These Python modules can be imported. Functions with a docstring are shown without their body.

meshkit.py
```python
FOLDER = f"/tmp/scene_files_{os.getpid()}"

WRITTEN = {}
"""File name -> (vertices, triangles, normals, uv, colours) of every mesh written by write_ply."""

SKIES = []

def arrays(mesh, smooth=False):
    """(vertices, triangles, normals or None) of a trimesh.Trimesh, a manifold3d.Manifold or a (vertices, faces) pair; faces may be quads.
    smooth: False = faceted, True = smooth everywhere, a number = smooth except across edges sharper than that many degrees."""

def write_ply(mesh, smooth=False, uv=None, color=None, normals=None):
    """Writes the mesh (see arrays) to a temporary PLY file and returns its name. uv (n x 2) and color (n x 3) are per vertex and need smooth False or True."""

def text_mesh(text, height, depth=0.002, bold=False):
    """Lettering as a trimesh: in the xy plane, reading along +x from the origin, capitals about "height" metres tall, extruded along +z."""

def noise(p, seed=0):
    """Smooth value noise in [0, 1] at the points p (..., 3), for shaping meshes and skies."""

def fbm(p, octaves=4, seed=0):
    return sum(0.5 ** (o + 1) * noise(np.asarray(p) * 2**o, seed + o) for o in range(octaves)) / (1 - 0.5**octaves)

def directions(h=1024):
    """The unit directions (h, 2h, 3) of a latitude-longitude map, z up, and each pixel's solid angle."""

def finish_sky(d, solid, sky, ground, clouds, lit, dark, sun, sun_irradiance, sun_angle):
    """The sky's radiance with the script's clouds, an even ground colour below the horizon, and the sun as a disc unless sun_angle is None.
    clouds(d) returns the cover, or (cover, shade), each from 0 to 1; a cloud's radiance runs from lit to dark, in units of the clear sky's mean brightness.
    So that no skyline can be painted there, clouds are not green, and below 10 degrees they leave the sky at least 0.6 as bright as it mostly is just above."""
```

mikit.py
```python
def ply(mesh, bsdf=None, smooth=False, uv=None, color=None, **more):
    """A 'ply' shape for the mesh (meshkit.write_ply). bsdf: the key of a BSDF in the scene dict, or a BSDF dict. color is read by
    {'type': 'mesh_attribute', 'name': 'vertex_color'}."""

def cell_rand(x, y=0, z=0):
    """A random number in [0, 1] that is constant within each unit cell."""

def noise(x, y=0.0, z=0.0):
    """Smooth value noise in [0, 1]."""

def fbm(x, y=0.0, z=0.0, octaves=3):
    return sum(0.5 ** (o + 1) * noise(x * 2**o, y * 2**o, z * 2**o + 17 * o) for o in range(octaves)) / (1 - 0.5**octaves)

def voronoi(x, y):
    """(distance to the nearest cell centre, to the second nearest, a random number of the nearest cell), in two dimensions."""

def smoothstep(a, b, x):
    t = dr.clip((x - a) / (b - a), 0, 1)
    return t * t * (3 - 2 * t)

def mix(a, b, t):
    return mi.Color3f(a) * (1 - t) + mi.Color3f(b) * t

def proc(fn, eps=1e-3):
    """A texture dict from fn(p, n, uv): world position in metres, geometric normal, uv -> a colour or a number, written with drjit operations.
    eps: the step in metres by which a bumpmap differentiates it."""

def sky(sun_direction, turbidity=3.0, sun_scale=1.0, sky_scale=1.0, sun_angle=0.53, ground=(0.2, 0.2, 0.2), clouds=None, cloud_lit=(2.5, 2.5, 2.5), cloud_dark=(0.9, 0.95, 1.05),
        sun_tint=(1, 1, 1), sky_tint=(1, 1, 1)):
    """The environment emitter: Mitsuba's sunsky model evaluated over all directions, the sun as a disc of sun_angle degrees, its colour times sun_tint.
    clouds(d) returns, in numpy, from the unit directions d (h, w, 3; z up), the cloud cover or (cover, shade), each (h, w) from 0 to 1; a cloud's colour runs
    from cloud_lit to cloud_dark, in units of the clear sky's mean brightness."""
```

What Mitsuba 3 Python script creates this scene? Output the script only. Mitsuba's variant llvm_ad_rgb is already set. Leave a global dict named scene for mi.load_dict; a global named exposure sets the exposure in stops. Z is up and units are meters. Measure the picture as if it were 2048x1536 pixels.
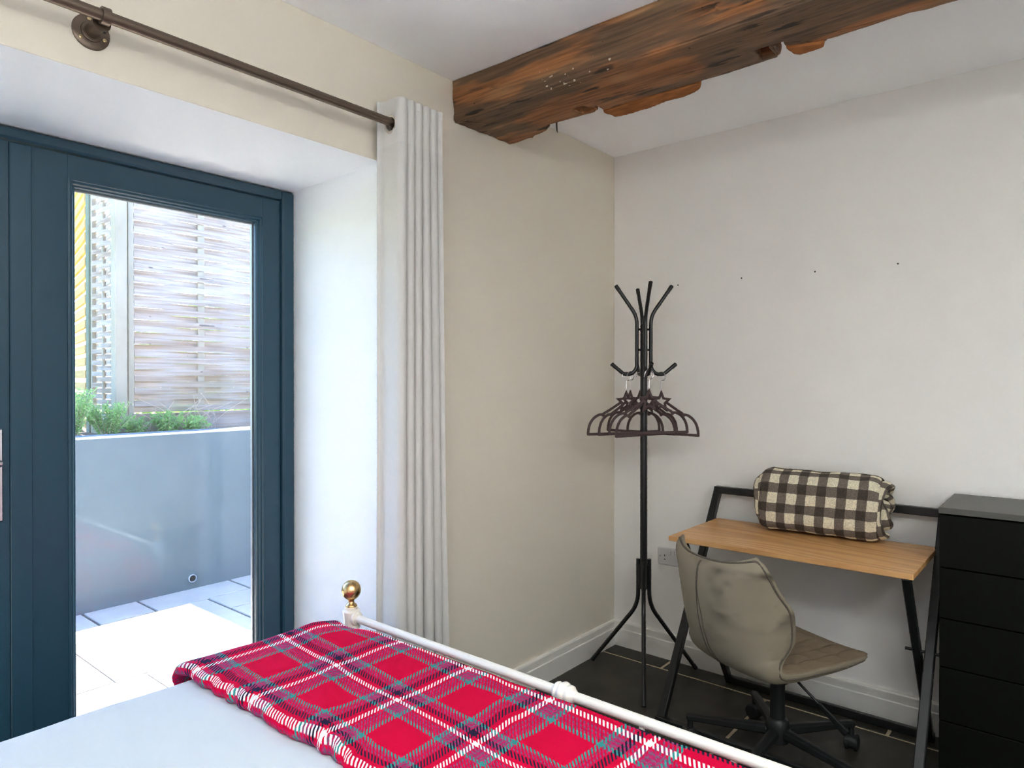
import math, random
import numpy as np, trimesh, mitsuba as mi, drjit as dr
import manifold3d as m3
from shapely.geometry import Polygon, LineString
from shapely.ops import unary_union
import mikit, meshkit
from mikit import noise, fbm, smoothstep, mix, cell_rand

T = mi.ScalarTransform4f
rng = np.random.default_rng(7)
random.seed(7)

# ------------------------------------------------------------------ camera, sky, lights, exposure
FOCAL = 1371.0                                   # pixels, for a frame 2048 wide
EYE = np.array([1.8222, -2.9703, 1.32])
YAW, PITCH = 0.6982, -0.0051
fwd = np.array([-math.sin(YAW) * math.cos(PITCH), math.cos(YAW) * math.cos(PITCH), math.sin(PITCH)])
exposure = 0.0
SUN = (-0.29, 0.66, 1.0)
scene = {
    'camera': {'type': 'perspective', 'fov': math.degrees(2 * math.atan(1024 / FOCAL)), 'fov_axis': 'x', 'near_clip': 0.05, 'far_clip': 200.0,
               'to_world': T().look_at(origin=EYE.tolist(), target=(EYE + fwd).tolist(), up=[0, 0, 1])},
    'sky': mikit.sky(SUN, turbidity=3.5, sun_scale=44.0, sky_scale=34.0, ground=(0.3, 0.3, 0.28), sun_tint=(0.96, 1.0, 1.05), sky_tint=(0.95, 1.02, 1.08)),
}
LAMP = (68.0, 71.0, 70.5)  # radiance of the unseen ceiling lamps that light the room
labels = {}


def lab(key, label=None, cat=None, group=None, kind=None):
    d = {}
    if label: d['label'] = label
    if cat: d['category'] = cat
    if group: d['group'] = group
    if kind: d['kind'] = kind
    labels[key] = d


# ------------------------------------------------------------------ materials
def mat(name, **kw):
    scene[name] = {'type': 'twosided', 'bsdf': kw.pop('b')} if 'b' in kw else kw


def rgb(*c): return {'type': 'rgb', 'value': list(c)}


def P(color, rough=0.6, metallic=0.0, spec=0.5, bump=None, scale=1.0, eps=1e-3, **more):
    c = {'type': 'rgb', 'value': list(color)} if isinstance(color, (tuple, list)) else mikit.proc(color)
    d = {'type': 'principled', 'base_color': c, 'roughness': rough, 'metallic': metallic, 'specular': spec, **more}
    if bump is not None:
        d = {'type': 'bumpmap', 'arbitrary': mikit.proc(bump, eps), 'scale': scale, 'bsdf': d}
    return d


def wall_col(p, n, uv):
    m = fbm(p.x * 1.7, p.y * 1.7, p.z * 1.7, octaves=3)
    return mix((0.785, 0.765, 0.735), (0.81, 0.79, 0.765), m)


def plaster_bump(p, n, uv):
    return fbm(p.x * 9, p.y * 9, p.z * 9, octaves=2) * 0.0016 + noise(p.x * 160, p.y * 160, p.z * 160) * 0.00012


mat('m_wall', b=P(wall_col, 0.75, spec=0.3, bump=plaster_bump, eps=2e-3))
def cream_col(p, n, uv):
    m = fbm(p.x * 1.7, p.y * 1.7, p.z * 1.7, octaves=3)
    return mix(mix((0.70, 0.64, 0.545), (0.73, 0.672, 0.575), m), (0.83, 0.845, 0.85), smoothstep(-0.001, -0.004, p.x))   # the reveal is coloured whiter and cooler than the room face


mat('m_wall_cream', b=P(cream_col, 0.75, spec=0.3, bump=plaster_bump, eps=2e-3))
mat('m_ceiling', b=P((0.89, 0.895, 0.90), 0.8, spec=0.2, bump=plaster_bump, eps=2e-3))
mat('m_trim', b=P((0.80, 0.78, 0.73), 0.35))
mat('m_grout', b=P((0.42, 0.34, 0.235), 0.9))


def slate_col(p, n, uv):
    a = fbm(p.x * 5, p.y * 5, 3.0, octaves=4)
    b = noise(p.x * 1.6, p.y * 1.6, 9.0)
    return mix((0.009, 0.0085, 0.0065), (0.028, 0.026, 0.020), smoothstep(0.25, 0.8, a * 0.7 + b * 0.35))


mat('m_slate', b=P(slate_col, 0.5, spec=0.25, bump=lambda p, n, uv: fbm(p.x * 14, p.y * 14, 1.0, octaves=3) * 0.002))


def door_bump(p, n, uv):
    return noise(p.x * 60, p.y * 60, p.z * 12) * 0.00012


mat('m_door', b=P((0.013, 0.040, 0.062), 0.3, spec=0.3, bump=door_bump))
mat('m_door_head', b=P((0.015, 0.042, 0.063), 0.28, spec=0.35))
mat('m_rubber', b=P((0.02, 0.025, 0.028), 0.6))
scene['m_glass'] = {'type': 'thindielectric', 'int_ior': 1.5}
mat('m_spacer', b=P((0.25, 0.26, 0.27), 0.4, metallic=0.5))


def beam_col(p, n, uv):
    w = fbm(p.x * 2.1, p.y * 5, p.z * 5, octaves=3) - 0.5
    yy, zz = p.y + w * 0.05, p.z + w * 0.05
    g = fbm(p.x * 6, yy * 130, zz * 130, octaves=3)
    g2 = fbm(p.x * 4.5, yy * 30, zz * 30, octaves=3)
    base = mix((0.095, 0.034, 0.012), (0.29, 0.120, 0.045), smoothstep(0.28, 0.72, g * 0.55 + g2 * 0.45))
    pale = smoothstep(0.46, 0.64, fbm(p.x * 2.2 + 5, yy * 7, zz * 9, octaves=3))
    base = mix(base, (0.33, 0.19, 0.090), pale * (0.35 + 0.5 * g))
    grey = smoothstep(0.485, 0.60, fbm(p.x * 3.0 + 2.7, yy * 9 + 3, zz * 11, octaves=4))
    c = mix(base, mix((0.028, 0.021, 0.016), (0.105, 0.068, 0.040), g), grey * 0.80)
    blk = smoothstep(0.60, 0.70, fbm(p.x * 9 + 11, yy * 55, zz * 55, octaves=3)) * smoothstep(0.42, 0.60, fbm(p.x * 2.6 + 1, yy * 9, zz * 9, octaves=2))
    c = mix(c, (0.007, 0.006, 0.005), blk * 0.92)
    hole = smoothstep(0.94, 0.97, noise(p.x * 85, p.y * 100, p.z * 100))
    c = mix(c, (0.005, 0.004, 0.003), hole)
    fleck = smoothstep(0.872, 0.885, noise(p.x * 95 + 7, p.y * 110, p.z * 110) * 0.6 + 0.4 * noise(p.x * 4.3, p.y * 7, p.z * 7 + 4))
    return mix(c, (0.55, 0.48, 0.38), fleck * 0.8)


def beam_bump(p, n, uv):
    return fbm(p.x * 4, p.y * 60, p.z * 60, octaves=3) * 0.006 + fbm(p.x * 40, p.y * 90, p.z * 90, octaves=2) * 0.0015


mat('m_beam', b=P(beam_col, 0.65, spec=0.3, bump=beam_bump, eps=1e-3))


def broken_col(p, n, uv):
    g = fbm(p.x * 30, p.y * 60, p.z * 60, octaves=3)
    return mix((0.12, 0.036, 0.010), (0.36, 0.14, 0.045), g)


mat('m_beam_broken', b=P(broken_col, 0.85, spec=0.2, bump=lambda p, n, uv: fbm(p.x * 50, p.y * 90, p.z * 90, octaves=2) * 0.004))
mat('m_iron', b=P((0.03, 0.022, 0.018), 0.6, metallic=0.4))


def oak_col(p, n, uv):
    w = fbm(p.x * 1.6, p.y * 7, 2.0, octaves=2)
    ring = dr.abs(dr.sin((p.y * 19 + w * 5.5 + dr.square(p.x - 0.75) * 2.0) * 3.1))
    g = fbm(p.x * 5, p.y * 170, p.z * 170, octaves=2)
    return mix((0.40, 0.19, 0.070), (0.60, 0.33, 0.135), dr.clip(ring * 0.45 + g * 0.6, 0, 1))


mat('m_oak', b=P(oak_col, 0.38, spec=0.4, bump=lambda p, n, uv: noise(p.x * 12, p.y * 400, p.z * 400) * 0.0001))
mat('m_black_metal', b=P((0.006, 0.0065, 0.007), 0.3, spec=0.35))
mat('m_black_plastic', b=P((0.006, 0.0065, 0.007), 0.45, spec=0.3))
mat('m_black_wood', b=P((0.0025, 0.003, 0.0022), 0.5, spec=0.08, bump=lambda p, n, uv: noise(p.x * 9, p.y * 9, p.z * 150) * 0.00006))
mat('m_black_top', b=P((0.045, 0.044, 0.037), 0.42, spec=0.5))


def velvet_col(p, n, uv):
    a = fbm(p.x * 7, p.y * 7, p.z * 8, octaves=4)
    b = fbm(p.x * 3 + 4, p.y * 3, p.z * 9, octaves=2)
    z = smoothstep(0.52, 0.60, p.z) * (1 - smoothstep(0.72, 0.74, p.z)) * smoothstep(0.87, 0.95, p.x)
    k = smoothstep(0.43, 0.56, 0.06 + a * 0.75 + b * 0.3) * z + 0.22 * smoothstep(0.56, 0.68, a)
    return mix((0.200, 0.172, 0.126), (0.055, 0.046, 0.034), dr.clip(k, 0, 1))


mat('m_velvet', b=P(velvet_col, 0.75, spec=0.25, sheen=0.6, sheen_tint=0.5))
mat('m_velvet_seat', b=P((0.16, 0.123, 0.083), 0.8, spec=0.2, sheen=0.5, sheen_tint=0.6))
mat('m_piping', b=P((0.055, 0.045, 0.033), 0.8))
mat('m_hanger', b=P((0.060, 0.042, 0.042), 0.9, spec=0.1, sheen=0.3))
mat('m_chrome', b={'type': 'roughconductor', 'material': 'Cr', 'alpha': 0.12})
mat('m_plug', b=P((0.60, 0.575, 0.58), 0.35))
mat('m_switch', b=P((0.64, 0.62, 0.62), 0.3))
mat('m_nickel', b=P((0.62, 0.58, 0.52), 0.3, metallic=0.7))
mat('m_hole', b=P((0.012, 0.012, 0.012), 0.7))
mat('m_bronze', b=P((0.115, 0.085, 0.065), 0.36, metallic=0.75, spec=0.5))
mat('m_brass_screw', b=P((0.55, 0.42, 0.25), 0.25, metallic=0.9))
mat('m_brass', b={'type': 'roughconductor', 'specular_reflectance': rgb(0.62, 0.42, 0.20), 'material': 'none', 'alpha': 0.13})
mat('m_cream_metal', b=P((0.80, 0.765, 0.69), 0.22, spec=0.5, clearcoat=0.4))
mat('m_sheet', b=P((0.53, 0.58, 0.615), 0.8, spec=0.15, bump=lambda p, n, uv: fbm(p.x * 7, p.y * 16, p.z * 9, octaves=3) * 0.006, eps=3e-3))


def curtain_col(p, n, uv):
    head = smoothstep(2.083, 2.086, p.z)
    w = noise(p.x * 300, p.y * 300, p.z * 60)
    return mix((0.53, 0.515, 0.50), (0.58, 0.565, 0.545), head * 0.6 + 0.4 * w)


mat('m_curtain', b=P(curtain_col, 0.85, spec=0.15))


def tartan(p, n, uv):
    PU, PV = 0.255, 0.222

    def sett(x, period):
        t = x / period
        t = (t - dr.floor(t)) * period
        t = t * (0.24 / period)                      # 0 white, 0.052 and 0.158 green, 0.210 black
        def band(c, h): return smoothstep(h + 0.0012, h - 0.0012, dr.abs(t - c))
        white = dr.maximum(band(0.0, 0.0070), band(0.24, 0.0070))
        black = band(0.2110, 0.0096)
        green = dr.maximum(band(0.052, 0.0066), band(0.173, 0.0066))
        mid = dr.maximum(band(0.0285, 0.0165), band(0.190, 0.0105))
        c = mix((0.47, 0.002, 0.033), (0.33, 0.014, 0.085), mid)
        fine = dr.maximum(dr.maximum(band(0.018, 0.0020), band(0.030, 0.0020)), dr.maximum(band(0.041, 0.0020), dr.maximum(band(0.184, 0.0020), band(0.195, 0.0020))))
        c = mix(c, (0.075, 0.075, 0.115), fine * 0.85)
        c = mix(c, (0.030, 0.20, 0.19), green)
        c = mix(c, (0.010, 0.008, 0.022), black)
        return mix(c, (0.74, 0.70, 0.71), white), mid
    a, ma = sett(uv.x, PU)
    b, mb = sett(uv.y, PV)
    tw = (uv.x - uv.y) / 0.0098
    f = tw - dr.floor(tw)
    sel = smoothstep(0.0, 0.1, f) * (1 - smoothstep(0.5, 0.6, f))
    c = mix(a, b, sel)
    return c * (0.86 + 0.28 * noise(uv.x * 900, uv.y * 900, 0.5))


mat('m_tartan', b=P(tartan, 0.95, spec=0.05, sheen=0.35, sheen_tint=0.8))


def gingham(p, n, uv):
    wob = 0.004 * (fbm(uv.x * 60, uv.y * 60, 0.3, octaves=2) - 0.5)
    u, v = (uv.x + wob) / 0.0695, (uv.y + wob) / 0.0735
    su = u - dr.floor(u); sv = v - dr.floor(v)
    def st(s): return smoothstep(0.0, 0.05, s) * (1 - smoothstep(0.47, 0.52, s))
    a, b = st(su), st(sv)
    k = (a + b) * 0.5
    light = mix((0.66, 0.60, 0.455), (0.125, 0.103, 0.085), smoothstep(0.0, 0.5, k))
    c = mix(light, (0.042, 0.034, 0.028), smoothstep(0.55, 1.0, k))
    return c * (0.75 + 0.5 * noise(uv.x * 420, uv.y * 420, 2.0))


mat('m_gingham', b=P(gingham, 0.95, spec=0.05, sheen=0.5, sheen_tint=0.4,
                     bump=lambda p, n, uv: fbm(uv.x * 260, uv.y * 260, 1.0, octaves=2) * 0.0035, eps=6e-4))


# outdoors
def flag_col(p, n, uv):
    a = fbm(p.x * 4, p.y * 4, 1.0, octaves=4)
    return mix((0.34, 0.345, 0.34), (0.46, 0.46, 0.445), a)


mat('m_flag', b=P(flag_col, 0.85, spec=0.2, bump=lambda p, n, uv: fbm(p.x * 20, p.y * 20, 1.0, octaves=3) * 0.004))
mat('m_flag_joint', b=P((0.09, 0.095, 0.09), 0.95))


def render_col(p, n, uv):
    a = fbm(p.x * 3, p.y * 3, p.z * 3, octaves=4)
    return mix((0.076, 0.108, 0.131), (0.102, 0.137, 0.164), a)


mat('m_garden_wall', b=P(render_col, 0.9, spec=0.2))
mat('m_house_out', b=P((0.72, 0.71, 0.68), 0.9))


def fence_col(p, n, uv):
    g = fbm(p.x * 6, p.y * 3, p.z * 90, octaves=3)
    b = fbm(p.x * 2, p.y * 2.3, p.z * 14, octaves=2)
    k = smoothstep(0.935, 0.96, noise(p.x * 9, p.y * 11, p.z * 26))
    c = mix((0.25, 0.20, 0.165), (0.37, 0.345, 0.33), smoothstep(0.3, 0.7, 0.5 * g + 0.5 * b))
    alg = smoothstep(1.45, 1.05, p.z) * smoothstep(0.4, 0.7, fbm(p.x * 5, p.y * 5, p.z * 5, octaves=2))
    c = mix(c, (0.17, 0.19, 0.08), alg * 0.6)
    return mix(c, (0.10, 0.085, 0.08), k * 0.8)


mat('m_fence', b=P(fence_col, 0.85, spec=0.15))
mat('m_fence_post', b=P(lambda p, n, uv: mix((0.25, 0.235, 0.185), (0.35, 0.325, 0.275), fbm(p.x * 8, p.y * 8, p.z * 3, octaves=3)), 0.85, spec=0.15))
mat('m_post_green', b=P((0.10, 0.13, 0.10), 0.8))
mat('m_larch', b=P(lambda p, n, uv: mix((0.34, 0.21, 0.075), (0.46, 0.33, 0.16), fbm(p.x * 3, p.y * 3, p.z * 60, octaves=2)), 0.8, spec=0.2))
mat('m_soil', b=P((0.085, 0.062, 0.042), 0.95))
mat('m_grass', b=P((0.13, 0.20, 0.06), 0.95))


def leafmat(c, d):
    return {'type': 'principledthin', 'base_color': rgb(*c), 'roughness': 0.5, 'diff_trans': d}


scene['m_leaf_bright'] = leafmat((0.30, 0.52, 0.20), 0.9)
scene['m_leaf_mid'] = leafmat((0.22, 0.42, 0.16), 0.9)
scene['m_leaf_hedge'] = leafmat((0.22, 0.40, 0.10), 0.9)
mat('m_twig', b=P((0.52, 0.44, 0.36), 0.9))
mat('m_pipe', b=P((0.35, 0.38, 0.42), 0.5))
mat('m_shade', b=P((0.8, 0.8, 0.78), 0.5))


# ------------------------------------------------------------------ mesh helpers: a mesh is (vertices, faces)
def cat(*ms):
    v, f, n = [], [], 0
    for a, b in ms:
        v.append(np.asarray(a, float)); f.append(np.asarray(b, int) + n); n += len(a)
    return np.vstack(v), np.vstack(f)


def tm(mesh): return np.asarray(mesh.vertices, float), np.asarray(mesh.faces, int)


def man(m):
    q = m.to_mesh()
    return np.asarray(q.vert_properties[:, :3], float), np.asarray(q.tri_verts, int)


def corners(hx, hy, hz, c):
    out = []
    for sx in (-1, 1):
        for sy in (-1, 1):
            for sz in (-1, 1):
                out += [(sx * hx, sy * (hy - c), sz * (hz - c)), (sx * (hx - c), sy * hy, sz * (hz - c)), (sx * (hx - c), sy * (hy - c), sz * hz)]
    return np.array(out)


_h = trimesh.convex.convex_hull(corners(1, 1, 1, .25))
_cb = corners(1, 1, 1, .25)
_ix = [int(np.argmin(np.linalg.norm(_cb - v, axis=1))) for v in _h.vertices]
CBF = np.array([[_ix[i] for i in f] for f in _h.faces])


def cbox(x0, x1, y0, y1, z0, z1, c=.002):
    h = np.array([abs(x1 - x0), abs(y1 - y0), abs(z1 - z0)]) / 2
    c = min(c, h.min() * .6)
    return corners(*h, c) + [(x0 + x1) / 2, (y0 + y1) / 2, (z0 + z1) / 2], CBF.copy()


def xf(mesh, M):
    M = np.asarray(M, float)
    return np.asarray(mesh[0]) @ M[:3, :3].T + M[:3, 3], mesh[1]


def rotz(a, t=(0, 0, 0)):
    c, s = math.cos(a), math.sin(a)
    M = np.eye(4); M[:2, :2] = [[c, -s], [s, c]]; M[:3, 3] = t
    return M


def bar(p0, p1, w, h, side=(1, 0, 0), c=.003, w1=None, h1=None):
    """Rectangular bar from p0 to p1: w along side, h along the other axis."""
    p0, p1, side = np.array(p0, float), np.array(p1, float), np.array(side, float)
    d = p1 - p0; L = np.linalg.norm(d); d /= L
    s = side - d * (side @ d); s /= np.linalg.norm(s)
    u = np.cross(d, s)
    v, f = cbox(-w / 2, w / 2, -h / 2, h / 2, 0, L, c)
    if w1 is not None:
        k = v[:, 2:3] / L
        v = v * np.hstack([1 + k * (w1 / w - 1), 1 + k * (h1 / h - 1), np.ones_like(k)])
    return p0 + v[:, :1] * s + v[:, 1:2] * u + v[:, 2:] * d, f


def tube(pts, r, sides=12, cap=True, closed=False):
    p = np.asarray(pts, float); n = len(p)
    r = np.broadcast_to(r, (n,)).astype(float)
    if closed:
        t = np.roll(p, -1, 0) - np.roll(p, 1, 0)
    else:
        t = np.gradient(p, axis=0)
    t /= np.linalg.norm(t, axis=1, keepdims=True) + 1e-12
    a = np.cross(t[0], [0, 0, 1] if abs(t[0][2]) < .9 else [1, 0, 0]); a /= np.linalg.norm(a)
    A = [a]
    for i in range(1, n):
        a = A[-1] - t[i] * (A[-1] @ t[i]); A.append(a / np.linalg.norm(a))
    A = np.array(A); B = np.cross(t, A)
    ang = np.arange(sides) * 2 * np.pi / sides
    v = (p[:, None] + r[:, None, None] * (np.cos(ang)[None, :, None] * A[:, None] + np.sin(ang)[None, :, None] * B[:, None])).reshape(-1, 3)
    f = []
    for i in range(n if closed else n - 1):
        k = (i + 1) % n
        for j in range(sides):
            q = (j + 1) % sides
            f += [(i * sides + j, i * sides + q, k * sides + q), (i * sides + j, k * sides + q, k * sides + j)]
    if cap and not closed:
        v = np.vstack([v, p[:1], p[-1:]])
        for j in range(sides):
            q = (j + 1) % sides
            f += [(n * sides, q, j), (n * sides + 1, (n - 1) * sides + j, (n - 1) * sides + q)]
    return v, np.array(f)


def bend(pts, rad, k=6):
    """Polyline with its inner corners rounded."""
    p = [np.array(q, float) for q in pts]
    out = [p[0]]
    for i in range(1, len(p) - 1):
        a, b = p[i - 1] - p[i], p[i + 1] - p[i]
        la, lb = np.linalg.norm(a), np.linalg.norm(b)
        d = min(rad, la * .49, lb * .49)
        s, e = p[i] + a / la * d, p[i] + b / lb * d
        for t in np.linspace(0, 1, k):
            out.append((1 - t) ** 2 * s + 2 * t * (1 - t) * p[i] + t * t * e)
    out.append(p[-1])
    return np.array(out)


def lathe(prof, n=32, axis=(0, 0, 1), at=(0, 0, 0), open_ring=False):
    """prof: (radius, height) from bottom to top; ends on the axis are closed."""
    prof = [tuple(map(float, q)) for q in prof]
    d = np.array(axis, float); d /= np.linalg.norm(d)
    a = np.cross(d, [0, 0, 1] if abs(d[2]) < .9 else [1, 0, 0]); a /= np.linalg.norm(a)
    b = np.cross(d, a)
    ang = np.arange(n) * 2 * np.pi / n
    ring = np.cos(ang)[:, None] * a + np.sin(ang)[:, None] * b
    if open_ring: prof = prof + [prof[0]]
    elif prof[0][0] > 1e-6: prof = [(1e-5, prof[0][1])] + prof
    if not open_ring and prof[-1][0] > 1e-6: prof = prof + [(1e-5, prof[-1][1])]
    v = np.vstack([ring * r + d * h for r, h in prof]) + np.array(at, float)
    f = []
    for i in range(len(prof) - 1):
        for j in range(n):
            q = (j + 1) % n
            f += [(i * n + j, i * n + q, (i + 1) * n + q), (i * n + j, (i + 1) * n + q, (i + 1) * n + j)]
    return v, np.array(f)


def grid_faces(n, m, flip=False):
    i, j = np.meshgrid(np.arange(n - 1), np.arange(m - 1), indexing='ij')
    a = (i * m + j).ravel()
    q = np.stack([a, a + 1, a + m + 1, a + m], 1)
    f = np.vstack([q[:, [0, 1, 2]], q[:, [0, 2, 3]]])
    return f[:, ::-1] if flip else f


def grid_normals(G):
    du, dv = np.gradient(G, axis=0), np.gradient(G, axis=1)
    n = np.cross(du, dv)
    return n / (np.linalg.norm(n, axis=2, keepdims=True) + 1e-12)


def thick(G, th, keep=None):
    """A sheet with a thickness: G (n,m,3) is its outer side, th its depth against the normals. Returns mesh and the number of grid vertices."""
    n, m = G.shape[:2]
    N = grid_normals(G)
    B = G - N * (np.broadcast_to(th, (n, m))[..., None])
    v = np.vstack([G.reshape(-1, 3), B.reshape(-1, 3)])
    f = grid_faces(n, m)
    if keep is not None:
        c = keep.reshape(-1)
        f = f[c[f].all(1)]
    o = n * m
    rim = [i * m for i in range(n)] + [(n - 1) * m + j for j in range(1, m)] + [i * m + m - 1 for i in range(n - 2, -1, -1)] + [j for j in range(m - 2, 0, -1)]
    r = np.array(rim); s = np.roll(r, -1)
    side = np.vstack([np.stack([r, s + o, s], 1), np.stack([r, r + o, s + o], 1)])
    if keep is not None:
        k = keep.reshape(-1); side = side[(k[side % o]).all(1)]
    return (v, np.vstack([f, f[:, ::-1] + o, side[:, ::-1]])), N


def extrude(poly, d, M=None):
    gs = getattr(poly, 'geoms', [poly])
    m = cat(*[tm(trimesh.creation.extrude_polygon(g, d, engine='earcut')) for g in gs])
    return m if M is None else xf(m, M)


def put(key, mesh, bsdf, smooth=False, uv=None, **more):
    scene[key] = mikit.ply((np.asarray(mesh[0]), np.asarray(mesh[1])), bsdf, smooth, uv=uv, **more)
    return key


def num(name):
    if name not in scene and name not in labels and not any(k.startswith(name + '__') for k in scene): return name
    i = 1
    while True:
        k = f'{name}_{i:03d}'
        if k not in scene and k not in labels and not any(q.startswith(k + '__') for q in scene): return k
        i += 1


def part(owner, name, mesh, bsdf, smooth=False, uv=None, **more):
    return put(num(owner + '__' + name), mesh, bsdf, smooth, uv, **more)


def hull_spheres(pts, rs, seg=24):
    return m3.Manifold.batch_hull([m3.Manifold.sphere(r, seg).translate(list(map(float, p))) for p, r in zip(pts, rs)])


def rframe(y0, y1, z0, z1, prof):
    """A mitred rectangular frame in the plane x = const; prof: closed loop of (inset, x)."""
    loops = []
    for ins, x in prof:
        loops.append([(x, y0 + ins, z0 + ins), (x, y1 - ins, z0 + ins), (x, y1 - ins, z1 - ins), (x, y0 + ins, z1 - ins)])
    v = np.array(loops).reshape(-1, 3); f = []
    k = len(prof)
    for i in range(k):
        n = (i + 1) % k
        for j in range(4):
            q = (j + 1) % 4
            f += [(i * 4 + j, i * 4 + q, n * 4 + q), (i * 4 + j, n * 4 + q, n * 4 + j)]
    return v, np.array(f)


# ------------------------------------------------------------------ the room
H = 2.439
XR, YF = 3.35, -3.95                              # right wall, wall behind the camera
DT = 0.62                                         # thickness of the window wall
front = np.array([(0.02, y, z) for y in (-3.262, -1.482) for z in (-0.001, 2.057)])
back = np.array([(-DT - .02, y, z) for y in (-3.235, -1.503) for z in (-0.001, 2.032)])
hole = m3.Manifold.hull_points(np.vstack([front, back]))
slab = m3.Manifold.cube([DT, -YF + .12 + .12, H + .1 + .35]).translate([-DT, YF - .12, -.35])
put('wall_left', man(slab - hole), 'm_wall_cream')
lab('wall_left', 'cream plastered wall with a deep white reveal around the glazed doors', 'wall', kind='structure')
put('wall_back', cbox(0, XR, 0, .12, -.1, H + .1, .001), 'm_wall')
lab('wall_back', 'plain off white wall behind the desk and the coat stand', 'wall', kind='structure')
put('wall_right', cbox(XR, XR + .12, YF - .12, .12, -.1, H + .1, .001), 'm_wall')
lab('wall_right', 'plain wall on the far side of the bed, out of the photo', 'wall', kind='structure')
put('wall_front', cbox(0, XR, YF - .12, YF, -.1, H + .1, .001), 'm_wall')
lab('wall_front', 'plain wall behind the camera', 'wall', kind='structure')
put('ceiling', cbox(-.0, XR, YF, 0, H, H + .1, .001), 'm_ceiling')
lab('ceiling', 'smooth white ceiling crossed by the old timber beam', 'ceiling', kind='structure')

put('floor', cbox(-.50, XR, YF, 0, -.1, -.003, .001), 'm_grout')
lab('floor', 'dark slate tiled floor with beige grout lines', 'floor', kind='structure')
TW, TH, GR = .93, .60, .0065
rows = [(0.0, -.125, .325)] + [(-.125 - TH * i, -.125 - TH * (i + 1), .805 if i % 2 == 0 else .325) for i in range(7)]
for ya, yb, off in rows:
    yb = max(yb, YF)
    if ya - yb < .05: continue
    x = off - TW * 2
    while x < XR:
        a, b = max(x + GR, -.50 if yb < -1.4 else 0.0), min(x + TW - GR, XR)
        lo = yb + GR
        hi = ya - (GR if ya < -.01 else 0)
        if b - a > .05 and not (a < -.01 and hi > -1.52):
            part('floor', 'tile', cbox(a, b, lo, hi, -.012, 0, .0025), 'm_slate')
        x += TW

prof = [(0, 0), (.0185, 0), (.0185, .083), (.0165, .0865), (.0145, .0875), (.0140, .115), (.0105, .1205), (0, .122)]


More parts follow.
